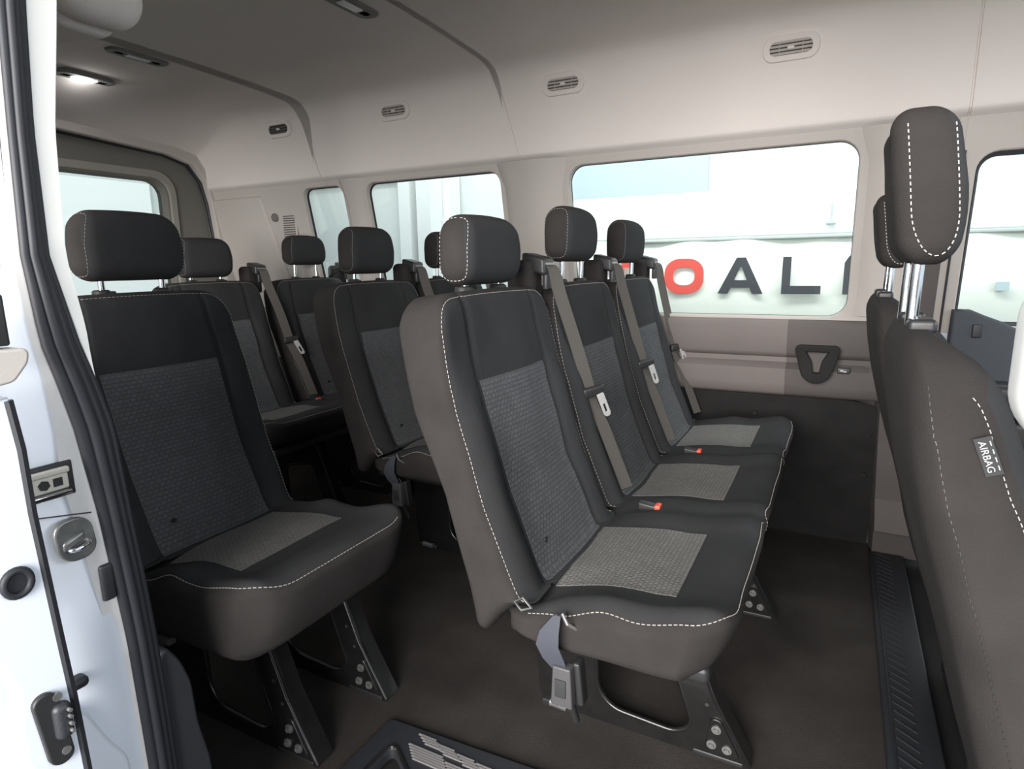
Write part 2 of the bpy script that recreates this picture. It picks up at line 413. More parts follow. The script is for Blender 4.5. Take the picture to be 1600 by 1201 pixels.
# driver's door: lower panel with sweeping top line, pocket
door = struct(plate('door_1', [(.292, .30), (1.2, .30), (1.2, .70), (.75, .72), (.60, .745), (.50, .765), (.44, .79), (.40, .812), (.36, .828), (.33, .842), (.296, .842)], [], .05, 'blue_grey', None,
      lambda u, v, w_: (u, 2.15+w_, v), .008))
g_ = G(); g_.box((.335, 2.112, .775), (.358, 2.122, .812), 0, .003); g_.build('speaker_cover', 'sill', door)
g_ = G(); g_.box((.36, 2.03, .60), (1.1, 2.12, .66), 0, .02); g_.build('armrest', 'sill', door)
g_ = G(); g_.box((.33, 2.05, .30), (1.1, 2.12, .56), 0, .02); g_.build('door_pocket', 'blk', door)

# ---- rear wall with the rear doors
def rear_place(u, v, w_): return (-2.70+w_, u, v)
rw = struct(plate('wall_back', [(.45, 0), (2.40, 0), (2.22, .56), (2.12, 1.36), (2.03, 1.46), (1.98, 1.60), (.62, 1.60), (.45, 1.2)], [[(.56, .05), (.56, 1.35), (.66, 1.50), (1.42, 1.535), (1.85, 1.505), (1.97, 1.475), (2.03, 1.40), (2.055, 1.30), (2.13, .56), (2.2, .05)]], .06, 'trim_l', None, rear_place, .006))
d2 = struct(plate('door_2', rpoly([(1.315, .03), (2.25, .03), (2.18, .60), (2.11, 1.42), (2.02, 1.57), (1.32, 1.58)], [0, .02, .02, .08, .05, .02]), [rrect(1.365, .80, 1.868, 1.395, .075)], .05, 'trim_rear', None, lambda u, v, w_: (-2.755+w_, u, v), .01))
plate('window_surround', rrect(1.343, .778, 1.898, 1.425, .09), [rrect(1.358, .793, 1.876, 1.402, .08)], 0.012, 'rear_sur', d2, lambda u, v, w_: (-2.722+w_, u, v), .006)
g_ = G(); g_.box((-2.765, 1.36, .79), (-2.760, 1.875, 1.40)); g_.build('window_pane', 'glass', d2, False)
g_ = G(); g_.box((-2.727, 1.89, 1.130), (-2.716, 2.055, 1.134)); g_.build('trim_joint', 'blk', d2)
g_ = G(); g_.tube([(-2.705, y, z) for y, z in ((.9, 1.515), (1.42, 1.532), (1.85, 1.503), (1.965, 1.473), (2.025, 1.40), (2.052, 1.30), (2.09, .95))], .012, 8); struct(g_.build('trim_25', 'rubber'))  # black tube stands in for the shaded gap round the rear door
d3 = struct(plate('door_3', rpoly([(1.305, .03), (.58, .03), (.55, 1.36), (.62, 1.57), (1.30, 1.58)], [0, .02, .08, .08, .02]), [rrect(.70, .80, 1.255, 1.395, .075)], .05, 'trim_rear', None, lambda u, v, w_: (-2.755+w_, u, v), .01))
# rear quarter trim details: vent grille, knob
gr = thing('speaker_grille', 'slatted light grey side grille beside the rear quarter window', 'grille', (-2.213, wall_y(1.2), 1.20))
g_ = G(); g_.box((-.042, -.006, -.075), (.042, .004, .075), 0, .004); g_.build('grille_frame', 'trim_l', gr)
g_ = G()
for i in range(14): g_.box((-.034, -.010, -.066+i*.0098), (.034, -.006, -.0615+i*.0098))
g_.build('slat', 'trim_m2', gr)
g_ = G(); g_.tube([(-2.294, wall_y(1.22)+.005, 1.222), (-2.294, wall_y(1.22)-.014, 1.222), (-2.294, wall_y(1.22)-.02, 1.222)], [.020, .018, .010], 16)
tag(g_.build('trim_knob', 'trim_m'), 'small round grey knob on the rear side wall next to the slatted grille', 'knob')
# moulded relief on the rear quarter panel
g_ = G(); v, f, _ = rbox((.19, .02, .22), .018, 2, 4)
g_.add([Vector((p.x-2.50-.12*(p.z/.22)*.35, p.y+wall_y(1.12)+.006-.19*p.z, p.z+1.10)) for p in v], f)
struct(g_.build('trim_13', 'trim_l'))

# ---- floor
g_ = G()
g_.add([(-2.70, .52, 0), (-.815, .52, 0), (-.815, .945, 0), (.157, .99, 0), (.157, 2.41, 0), (-2.70, 2.41, 0)], [(0, 1, 2, 3, 4, 5)])
g_.add([(-2.70, .52, -.03), (-.815, .52, -.03), (-.815, .945, -.03), (.157, .99, -.03), (.157, 2.41, -.03), (-2.70, 2.41, -.03)], [(0, 5, 4, 3, 2, 1)])
struct(g_.build('floor', 'floor', None, False))
g_ = G(); g_.box((.14, .5, -.05), (1.3, 2.50, -.02)); struct(g_.build('trim_14', 'carpet_w'))
# cab threshold strip (rubber, diagonal ribs)
th = thing('threshold_strip', 'black ribbed rubber threshold strip along the floor behind the front seats', 'threshold', (.205, 1.6, 0))
v, f, _ = rbox((.052, .72, .012), .006, (2, 12, 1), 2); g_ = G(); g_.add(v, f); g_.build('strip_body', 'sill', th)
g_ = G()
for i in range(46):
    y = -.68+i*.030; g_.tube([(-.030, y+.03, .013), (.010, y, .013)], .0022, 4)
g_.build('rib', 'sill', th)
g_ = G(); g_.tube([(-.036, -.7, .012), (-.036, .7, .012)], .004, 6); g_.build('edge_bead', 'sill', th)

# entry step plate
st = thing('entry_step', 'dark plastic entry step with worn grey ribbed treads at the door sill', 'step', (-.45, .72, 0))
def sp_(u, v, w_): return (u+.45, v-.72, w_-.002)
plate('step_body', rpoly([(-.812, .940), (-.815, .50), (.155, .50), (.155, .985)], [.012, .02, .02, .02]), [rpoly([(-.765, .893), (-.70, .845), (-.5, .72), (.10, .70), (.10, .60), (-.775, .60)], .05)], .02, 'sill', st, sp_, .004)
plate('step_well', rpoly([(-.775, .90), (.11, .90), (.11, .57), (-.785, .57)], .03), [], .006, 'blk', st, lambda u, v, w_: (u+.45, v-.72, w_-.035))
g_ = G()
def tread(x, y, L, wd, n):
    for i in range(n):
        yy = y+wd*i/n; g_.box((x+.45-.012*i/n*3, yy-.72, .010), (x+L+.45-.012*i/n*3, yy-.72+wd/n*.62, .0145))
for x, y, L in ((-.700, .912, .044), (-.650, .905, .044), (-.600, .900, .044), (-.550, .897, .044), (-.500, .895, .044), (-.45, .893, .044), (-.40, .89, .044)): tread(x, y, L, .022, 4)
for x, y, L in ((-.700, .868, .085), (-.605, .860, .085), (-.510, .855, .085), (-.41, .85, .085)): tread(x, y, L, .034, 6)
g_.build('tread', 'rib', st, False)
g_ = G(); pts = rpoly([(-.765, .893), (-.70, .845), (-.5, .72), (.10, .70), (.10, .60), (-.775, .60)], .05)
g_.tube([(p[0]+.45, p[1]-.72, .012) for p in pts], .0045, 6, 0, True); g_.build('well_rim', 'blk_gloss', st)

# ---- near side: door jamb (white body) between rear quarter and door opening
SL = [(1.275, .383), (1.147, .375), (1.014, .368), (.918, .374), (.867, .385), (.813, .395), (.70, .407), (.611, .413), (.516, .419), (.419, .421), (.317, .423), (.0, .425)]
SR = [(1.285, .411), (1.151, .400), (1.014, .396), (.914, .414), (.859, .428), (.801, .440), (.685, .446), (.591, .452), (.494, .456), (.391, .459), (.288, .460), (.0, .462)]
TR = [(1.40, .452), (1.272, .434), (1.155, .416), (1.014, .407), (.954, .415), (.878, .424)]
inv = lambda T: sorted((z, y) for z, y in T)
SLi, SRi, TRi = inv(SL), inv(SR), inv(TR)
def sl(z): return interp([(0, .425)]+SLi+[(1.42, .40)], z)
def sr(z): return interp([(0, .462)]+SRi+[(1.42, .43)], z)
zs = [1.42-1.52*i/60 for i in range(61)]
# jamb face with pressed relief
V = []; F = []; cs = [0, .12, .25, .4, .55, .7, .85, 1.0]
for z in zs:
    y1 = sl(z)+.006; y0 = .285
    for c in cs:
        x = -.803 - .012*smooth01((1-c)*1.6)
        x += .010*smooth01((.62-z)/.08)*smooth01((c-.25)/.25)*(1-smooth01((c-.75)/.2))
        x -= .012*math.exp(-((z-.45)/.05)**2)*smooth01((.5-c)/.4)
        V.append((x, y0+(y1-y0)*c, z))
k = len(cs)
for i in range(len(zs)-1):
    for j in range(k-1): F.append((i*k+j, i*k+j+1, (i+1)*k+j+1, (i+1)*k+j))
struct(mesh('trim_15', V, F, 'paint'))
pj = plate('trim_26', rpoly([(.335, .47), (.352, .455), (.372, .40), (.392, .36), (.398, .20), (.34, .20)], .012), [], .010, 'paint', None, lambda u, v, w_: (-.806+w_, u, v), .005); struct(pj)
# dusty strip of the jamb next to the seal
V = []; F = []
for z in zs:
    if z > 1.30: continue
    wd = interp([(0, .012), (.3, .010), (.55, .022), (.75, .030), (.9, .010), (1.3, .006)], z)
    V += [(-.8015, sl(z)-wd, z), (-.800, sl(z)+.004, z)]
for i in range(len(V)//2-1): F.append((2*i, 2*i+1, 2*i+3, 2*i+2))
struct(mesh('trim_16', V, F, 'paint_dirty'))
# rubber door seal: three ridged bands swept down the jamb
seal = G()
seal.ribbon([((-.8035, (sl(z)+sr(z))/2, z), (0, 1, 0)) for z in zs], .040, .004)
for k in range(4):
    pts = []; rad = []
    for z in zs:
        a, b = sl(z), sr(z); c = (k+.5)/4; pts.append((-.799+.004*(k == 1)-.002*(k == 3), a+(b-a)*c, z)); rad.append((b-a)/8*(1.45 if k < 3 else 1.0)+.0004)
    seal.tube(pts, rad, 8)
sl_o = seal.build('door_seal', 'rubber'); tag(sl_o, 'black ridged rubber seal running down the edge of the open side doorway', 'seal')
# pale inner trim behind the seal, ends in a point
V = []; F = []
zz = [1.42-(1.42-.868)*i/30 for i in range(31)]
for z in zz:
    a = sr(z)-.003; b = interp(TRi, z)+.004*smooth01((z-.88)/.06)
    b = max(b, a+.0015); V += [(-.799, a, z), (-.797, b, z), (-.84, b+.022, z)]
for i in range(len(zz)-1):
    for j in range(2): F.append((3*i+j, 3*i+j+1, 3*i+4+j, 3*i+3+j))
struct(mesh('trim_17', V, F, 'trim_white', angle=math.radians(30)))
# dark lower trim inside the seal
struct(plate('trim_18', rpoly([(.455, 0), (.455, .44), (.468, .47), (.485, .44), (.497, .40), (.500, .33), (.512, .26), (.52, 0)], .01), [], .03, 'sill', None, lambda u, v, w_: (-.825+w_, u, v), .004))
# near side wall behind the doorway, with its own window, and the front quarter
def near_y(x): return .405+.115*smooth01((-.88-x)/.30) if x < -.8 else .42
struct(plate('wall_right', [(-2.72, 0)]+[(-1.25+.02*i, 0) for i in range(22)]+[(-.83+0, 1.45)]+[(-.85-.02*i, 1.45) for i in range(21)]+[(-2.72, 1.45)], [rrect(-2.5, .86, -1.75, 1.33, .05), rrect(-1.68, .86, -1.20, 1.33, .05)], .02, 'trim_l', None, lambda u, v, w_: (u, near_y(u)+w_, v), .0))
struct(plate('wall_front', [(.30, -.05), (1.35, -.05), (1.35, 1.45), (.30, 1.45)], [rrect(.45, .85, 1.2, 1.33, .05)], .05, 'paint', None, lambda u, v, w_: (u, .42+w_, v), .0))
g_ = G(); g_.box((1.30, .42, -.05), (1.36, 2.3, .88)); struct(g_.build('trim_19', 'blk'))
# header corner of the lining above the doorway
v, f, _ = rbox((.115, .070, .055), .050, 3, 6); g_ = G()
g_.add([Vector((p.x-1.035, p.y+.58, p.z+1.404-.16*p.x*(1 if p.x > 0 else .2))) for p in v], f)
v, f, _ = rbox((.09, .05, .035), .030, 3, 5)
g_.add([Vector((p.x-1.055, p.y+.575, p.z+1.372-.10*p.x)) for p in v], f)
struct(g_.build('trim_20', 'headliner'))

# ---- sliding door, pushed back: only its leading edge shows
sd = thing('sliding_door', 'white sliding door pushed back, only its leading edge with dark gasket in view', 'door', (-.765, .31, 0))
def sdp(u, v, w_): return (w_, u-.31, v)
gask = [(1.40, .325), (1.10, .322), (.96, .318), (.867, .309), (.814, .313), (.743, .313), (.692, .315), (.587, .319), (.516, .322), (.429, .324), (.25, .328), (.05, .33)]
lft = [(.05, .282), (.455, .275), (.505, .274), (.549, .279), (.59, .269), (.66, .22), (.86, .20)]
plate('door_edge', [(y, z) for z, y in gask[3:]]+lft_pts if False else [(y, z) for z, y in gask[3:]]+[(y, z) for z, y in lft], [], .03, 'paint', sd, sdp, .003)
g_ = G(); g_.tube([(.016, y-.31+.002, z) for z, y in gask[3:]], .0052, 6); g_.build('edge_gasket', 'rubber', sd)
plate('contact_plate', rrect(.292, .449, .3135, .538, .0106), [], .006, 'blk', sd, lambda u, v, w_: (.019+w_, u-.314+(v-.49)*-.10, v), .002)
g_ = G(); v, f, _ = rbox((.008, .0095, .022), .0075, 1, 4); g_.add([p+Vector((.024, -.003, .500)) for p in v], f); g_.build('contact_block', 'sill', sd)
g_ = G()
for z in (.488, .497, .506, .514): g_.cyl((.030, .001, z), (.037, .001, z), .0022, 8)
for z in (.462, .530): g_.tube([(.0215, -.004, z), (.025, -.004, z)], .005, 10)
g_.build('contact_pin', 'steel_dull', sd)
g_ = G(); g_.tube([(.0205, -.020+.0125*math.cos(a), .675+.014*math.sin(a)) for a in [i*math.pi/10 for i in range(20)]], .0040, 8, 0, True)
g_.cyl((.012, -.020, .675), (.0192, -.020, .675), .0115, 20); g_.build('rubber_buffer', 'rubber', sd)
# inner door trim end with window
g_ = G(); g_.box((-.01, -.06, .922), (.014, .0135, .975), 0, .003); g_.build('window_seal', 'blk', sd)
plate('door_trim', rpoly([(.25, .918), (.332, .916), (.330, .905), (.316, .888), (.25, .88)], .004), [], .03, 'trim_l', sd, lambda u, v, w_: (.005+w_, u-.31, v), .003)
g_ = G(); v, f, _ = rbox((.012, .018, .012), .008, 1, 3); g_.add([p+Vector((.008, -.002, 1.008)) for p in v], f); g_.build('trim_clip', 'trim_white', sd)

# door striker on the jamb
sk = thing('door_striker', 'round steel latch striker plate on the white door jamb', 'latch', (-.803, .375, .678))
sk.scale = (.8, .8, .8)
plate('striker_plate', rrect(-.024, -.031, .024, .031, .020), [], .006, 'steel_dull', sk, lambda u, v, w_: (.004+w_, u+.1*-v, v), .003)
g_ = G(); g_.tube([(.006, -.012, -.012), (.016, -.012, -.012), (.022, -.006, -.011), (.022, .008, -.008), (.016, .014, -.007), (.006, .014, -.007)], .0035, 8); g_.build('striker_loop', 'chrome', sk)
g_ = G(); g_.tube([(.007, .004, .014), (.0085, .004, .014)], .0095, 16); g_.tube([(.008, .004, .014), (.012, .004, .014)], .0055, 6); g_.build('bolt', 'steel_dull', sk)
g_ = G(); v, f, _ = rbox((.006, .016, .008), .005, 2, 3); g_.add([Vector((p.x+.008, p.y-.004, p.z-.001+.35*p.y)) for p in v], f); g_.build('striker_boss', 'steel_dull', sk)
# roller track end set in the jamb
tk = thing('roller_track', 'steel roller track end set in a dark slot in the white jamb above the striker', 'track', (-.803, .345, .755))
g_ = G(); g_.box((-.002, -.040, -.021), (.0045, .040, .021), 0, .002); g_.build('slot', 'blk', tk)
for zc_, nm, m in ((.012, 'upper_rail', 'track'), (-.016, 'lower_rail', 'chrome')):
    g_ = G(); g_.box((.0, -.040, zc_-.0035), (.010, .034, zc_+.0035), 0, .002)
    g_.build(nm, m, tk)
g_ = G(); g_.box((.0, -.038, -.011), (.0065, .033, .008), 0, .002); g_.build('track_web', 'track', tk)
g_ = G(); g_.tube([(.006, .006, -.001), (.009, .006, -.001)], .006, 6); g_.box((.0062, -.020, -.007), (.0072, -.014, .004)); g_.box((.0062, .016, -.006), (.0072, .026, .004)); g_.build('rivet', 'blk', tk)
g_ = G(); v, f, _ = rbox((.010, .010, .007), .006, 1, 4); g_.add([p+Vector((-.796, .352, .500)) for p in v], f)
tag(g_.build('bump_stop', 'rubber'), 'small dark rubber bump stop on the lower white jamb', 'stop')
g_ = G(); g_.box((-.803, .396, .583), (-.796, .412, .632), 0, .004)
tag(g_.build('jamb_clip', 'sill'), 'small grey rectangular clip beside the black door seal', 'clip')
g_ = G(); g_.tube([(-.8025, .30, .7245), (-.8015, .3405, .7165), (-.8005, .370, .7100), (-.8000, .398, .7035)], .0009, 5); g_.build('panel_joint', 'blk', None)
po = bpy.data.objects['panel_joint']; po.name = 'trim_21'; struct(po)
# rounded white door edge at the far right
g_ = G(); v, f, _ = rbox((.120, .035, .046), .030, 2, 6); g_.add([p+Vector((.196, .365, .950)) for p in v], f)
tag(g_.build('door_handle_cap', 'trim_white'), 'rounded cream plastic cover at the front edge of the doorway', 'cover')

# ---- lamps and vents in the lining
def air_vent(x, label, sc=1):
    t = thing('air_vent', label, 'vent', (x, 2.030 if x > -2 else 2.030, 1.585), 'air vents along the roof lining')
    return t
vx = [(-2.163, 'darkest air vent, farthest back near the rear doors'), (-1.551, 'small beige air vent second from the rear in the side lining'),
      (-.855, 'beige air vent in the side lining just in front of the middle roof seam'), (-.169, 'large beige air vent nearest the front, above the big window')]
def roof_y(z):
    for a, b in zip(PR, PR[1:]):
        if a.y <= z <= b.y: return a.x+(b.x-a.x)*(z-a.y)/(b.y-a.y)
    return 2.03
first = None
for x, lab in vx:
    if first is None:
        t = thing('air_vent', lab, 'vent', (x, 2.0, 1.575), 'air vents along the roof lining')
        def vp(off): return lambda u, v, w_: (u, roof_y(1.575+v)-2.0-off+w_, v)
        plate('vent_frame', rrect(-.070, -.030, .070, .030, .026), [rrect(-.058, -.020, .058, .020, .019)], .006, 'headliner', t, vp(.003), .003)
        plate('vent_cavity', rrect(-.060, -.022, .060, .022, .020), [], .002, 'vent_dark', t, vp(.0015))
        g_ = G()
        for z in (-.0125, -.003, .0065, .0155):
            y = roof_y(1.575+z)-2.0; hw_ = .056 if abs(z) < .01 else .050
            g_.box((-hw_, y-.006, z-.0031), (hw_, y-.003, z+.0031))
        for u in (-.030, .030): g_.box((u-.001, roof_y(1.575)-2.0-.005, -.018), (u+.001, roof_y(1.575)-2.0-.002, .018))
        g_.build('louvre', 'vent', t)
        g_ = G(); y = roof_y(1.575)-2.0; g_.box((-.009, y-.010, -.004), (.009, y-.004, .004), 0, .0025); g_.build('slider', 'headliner', t)
        first = t
    else:
        t = copy_tree(first); t.location.x = x; t['label'] = lab
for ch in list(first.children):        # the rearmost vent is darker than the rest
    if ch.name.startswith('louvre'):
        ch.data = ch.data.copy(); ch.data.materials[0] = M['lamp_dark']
def dome(x, y, z, ln, wd, label, lit=False):
    t = thing('ceiling_lamp', label, 'lamp', (x, y, z), None)
    plate('lamp_bezel', rrect(-wd/2, -ln/2, wd/2, ln/2, wd*.45), [], .010, 'lamp_frame', t, lambda u, v, w_: (u, v, -.002+w_), .004)
    g_ = G(); g_.box((-wd*.22, -ln*.20, -.014), (wd*.22, ln*.20, -.008), 0, .002); g_.build('lit_lens' if lit else 'lens', 'lens_on' if lit else 'lens', t)
    for s in (-1, 1):
        g_ = G(); g_.box((-wd*.20, s*ln*.32-ln*.08, -.011), (wd*.20, s*ln*.32+ln*.08, -.007), 0, .0015); g_.build('reading_lens', 'trim_m', t)
    return t
dome(-2.083, 1.38, 1.686, .19, .055, 'long unlit ceiling lamp with a narrow white lens, second from the rear')
dome(-2.43, 1.40, 1.676, .19, .070, 'glowing ceiling lamp nearest the rear doors', True)
dome(-1.21, 1.41, 1.688, .19, .060, 'oval grey ceiling lamp cut by the top edge of the photo')
l = bpy.data.lights.new('lamp_glow', 'POINT'); l.energy = .25; l.shadow_soft_size = .03; lo = bpy.data.objects.new('lamp_glow', l); lo.location = (-2.43, 1.40, 1.645); C.objects.link(lo)

# ---- cup holder and socket on the far wall
ch = thing('cup_holder', 'dark V-shaped cup holder moulded into the side wall under the big window', 'holder', (-.047, 2.150, .68))
outl = rpoly([(-.060, .046), (.060, .046), (.046, -.002), (.034, -.048), (0, -.066), (-.034, -.048), (-.046, -.002)], [.014, .014, .02, .03, .03, .03, .02])
inn = rpoly([(-.042, .038), (.042, .038), (.020, .0), (.014, -.040), (-.014, -.040), (-.020, .0)], .008)
plate('holder_body', outl, [inn], .026, 'carpet_w', ch, lambda u, v, w_: (u, w_-.004, v), .006)
plate('holder_back', rpoly([(-.05, .04), (.05, .04), (.03, -.05), (-.03, -.05)], .01), [], .004, 'trim_m2', ch, lambda u, v, w_: (u, w_+.006, v))
g_ = G(); g_.box((-.009, -.021, -.054), (.009, -.017, -.046), 0, .001); g_.build('label_plate', 'tagw', ch)
g_ = G(); g_.box((-.018, -.004, -.009), (.018, .004, .009), 0, .003); g_.build('panel_switch', 'blk')
sw = bpy.data.objects['panel_switch']; sw.location = (.030, 2.156, .655); tag(sw, 'tiny black socket panel with a white mark right of the cup holder', 'switch')
g_ = G(); g_.box((-.009, -.0052, -.002), (-.001, -.004, .003)); g_.box((0, -.0052, -.004), (.008, -.004, .0)); g_.build('switch_symbol', 'tagw', sw, False)

# ================================================================= SEATS
XF = [(.40, .215), (.48, .172), (.61, .118), (.76, .074), (.90, .046), (.95, .034)]
XR = [(.38, .090), (.42, .086), (.47, .078), (.62, .040), (.76, -.018), (.90, -.048), (.955, -.050)]
def make_backrest(root, yc, hy=.221, z0=.40, z1=.955, XF=XF, XR=XR, near_tip=True, mats=('fab_side', 'fab_front'), seed=0):
    hz = (z1-z0)/2; vs, fs, fm = rbox((.5, hy, hz), (.20, .030, .030), (3, 50, 44), 4)
    def dfm(p):
        t = p.x+.5; y = p.y; z = z0+hz+p.z
        R = .060; e = abs(y)-(hy-R); drop = (R-math.sqrt(max(0, R*R-e*e))) if e > 0 else 0
        crown = .006*(y/hy)**2
        z -= (drop+crown)*smooth01((p.z/hz-.35)/.6)
        z -= .010*(1-t)*smooth01((p.z/hz-.6)/.4)                    # top slopes to the rear
        z -= .024*smooth01((.47-z)/.05)*smooth01((.40-t)/.40)
        a, b = interp(XR, z), interp(XF, z)
        front = smooth01((t-.5)/.5); ay = abs(y)
        bol = .014*math.exp(-((ay-.172)/.032)**2)*smooth01((.86-z)/.12)*smooth01((z-z0)/.08)
        seam = -.007*math.exp(-((ay-.135)/.005)**2)
        hs = -.002*math.exp(-((z-.802)/.006)**2)*(1 if ay < .133 else .35)
        centre = .006*math.exp(-(y/.10)**2)
        wide = 1-.05*smooth01((z-.80)/.15)-.02*smooth01((.56-z)/.16)
        z += .050*smooth01((.47-z)/.07)*smooth01((t-.15)/.6)
        x = a+(b-a)*t+front*(bol+seam+hs+centre)
        nz = noise.noise(Vector((x*9+seed*3, (y+yc)*9, z*9)))*.0035+noise.noise(Vector((x*30, (y+seed)*30, z*22)))*.0010
        return Vector((x+nz, yc+y*wide+nz*(1 if y > 0 else -1)*.8, z))
    vs = [dfm(p) for p in vs]
    mi = [1 if (a == 0 and s > 0) else 0 for a, s in fm]
    o = mesh('backrest', vs, fs, list(mats), root, True, mi, math.radians(85))
    bv = bvh_of(o); c6 = math.cos(math.radians(45)); r = .030; A = hy-r; B = hz-r; rc = r*c6; px = .5-.20*(1-c6); L = []
    for i in range(90): L.append((px, -A-rc, -B+(2*B)*i/89))
    for i in range(1, 6): a = math.pi/2*i/6; L.append((px, -A-rc*math.cos(a), B+rc*math.sin(a)))
    for i in range(50): L.append((px, -A+2*A*i/49, B+rc))
    for i in range(1, 6): a = math.pi/2*i/6; L.append((px, A+rc*math.sin(a), B+rc*math.cos(a)))
    for i in range(90): L.append((px, A+rc, B-(2*B)*i/89))
    o['seam'] = 0; del o['seam']
    return o, bv, [snap(bv, dfm(Vector(p)), .0008) for p in L]
def side_path(bv, yc, sgn, hy, XF, z0, z1, n=60, inset=.006):
    P = []
    for i in range(n+1):
        z = z0+(z1-z0)*i/n; P.append(snap(bv, (interp(XF, z)-.002, yc+sgn*(hy+.02), z)))
    return P
def edge_loop(bv, yc, hy, z0=.47, ztop=.955, xoff=.004, XF=XF):
    pts = []
    zc = ztop-.085
    for i in range(50): z = z0+(zc-z0)*i/49; pts.append((interp(XF, z)+xoff, yc-hy-.03, z))
    for i in range(1, 24):
        a = math.pi/2*i/24; pts.append((interp(XF, zc)+xoff-.006*i/24, yc-(hy-.085)-.115*math.cos(a), zc+.115*math.sin(a)))
    for i in range(0, 30): pts.append((interp(XF, .95)+xoff, yc-(hy-.085)+2*(hy-.085)*i/29, ztop+.03))
    for i in range(1, 24):
        a = math.pi/2*(1-i/24); pts.append((interp(XF, zc)+xoff-.006*(1-i/24), yc+(hy-.085)+.115*math.cos(a), zc+.115*math.sin(a)))
    for i in range(50): z = zc+(z0-zc)*i/49; pts.append((interp(XF, z)+xoff, yc+hy+.03, z))
    return [snap(bv, p) for p in pts]
def make_headrest(root, xc, yc, zb, h=.128, hy=.113, hx=.035, r=.033, side_seam=False, post_to=.945, posts=.063, lean=.0, shape=3.2):
    hz = h/2; vs, fs, fm = rbox((hx, hy, hz), (min(r, hx*.92), r*1.05, r), (3, 10, 8), 6)
    def dfm(p):
        t = p.z/hz; y = p.y*(1-(.085 if side_seam else .15)*max(0, t)**1.5-.05*max(0, -t)**2); x = p.x*(1-.10*t*t)
        x *= (1-.22*t*t if (side_seam and t < 0) else 1)
        x += lean*t-.006*(p.y/hy)**2+.004*(1-t*t)
        nz = noise.noise(Vector((x*14+yc*5, y*14, p.z*14)))*.0018
        return Vector((xc+x+nz, yc+y+nz, zb+hz+p.z*(1)-.004*(p.y/hy)**2*(1 if t > 0 else 0)+nz*.5))
    o = mesh('headrest', [dfm(p) for p in vs], fs, ['fab_side', 'fab_front'], root, True, [1 if (a == 0 and s > 0) else 0 for a, s in fm], math.radians(85))
    bv = bvh_of(o)
    for sgn in (-1, 1):
        P = []
        for i in range(71):
            a = 2*math.pi*i/70+math.pi*.5
            if side_seam:                    # runs down the back edge, round the bottom and up the front edge, open at the top
                if i < 25: u, v = -1, .80-1.15*i/25
                elif i < 46: b_ = math.pi*(i-25)/21; u, v = -math.cos(b_), -.35-.60*math.sin(b_)
                else: u, v = 1, -.35+1.15*(i-46)/24
                u *= .62; cz = zb+hz+hz*.93*v
                P.append(cast(bv, (xc+hx*u+lean*v+.003, yc+sgn*.4, cz), (0, -sgn, 0), .0008)); continue
            ca, sa = math.cos(a), math.sin(a); q = (abs(ca)**shape+abs(sa)**shape)**(-1/shape)
            P.append(cast(bv, (xc+hx*.80*ca*q, yc+sgn*.4, zb+hz+hz*.86*sa*q), (0, -sgn, 0), .0008))
        dashed('stitching', P, o, .0036 if side_seam else .0042, .0030, .0008 if side_seam else (.0007 if zb < .965 else .0004))
    for s in (-1, 1):
        g_ = G(); g_.cyl((xc-.002+.0, yc+s*posts, post_to-.01), (xc, yc+s*posts, zb+.02), .0062, 14); g_.build('post', 'chrome', o)
    return o
def post_collars(bk, xc, yc, z, posts=.063):
    for s in (-1, 1):
        g_ = G()
        g_.tube([(xc, yc+s*posts, z-.02), (xc, yc+s*posts, z+.004), (xc, yc+s*posts, z+.007)], [.017, .0165, .013], 18)
        g_.box((xc-.006, yc+s*posts+.010, z-.006), (xc+.008, yc+s*posts+.026, z+.004), 0, .003)
        g_.build('post_collar', 'blk', bk)
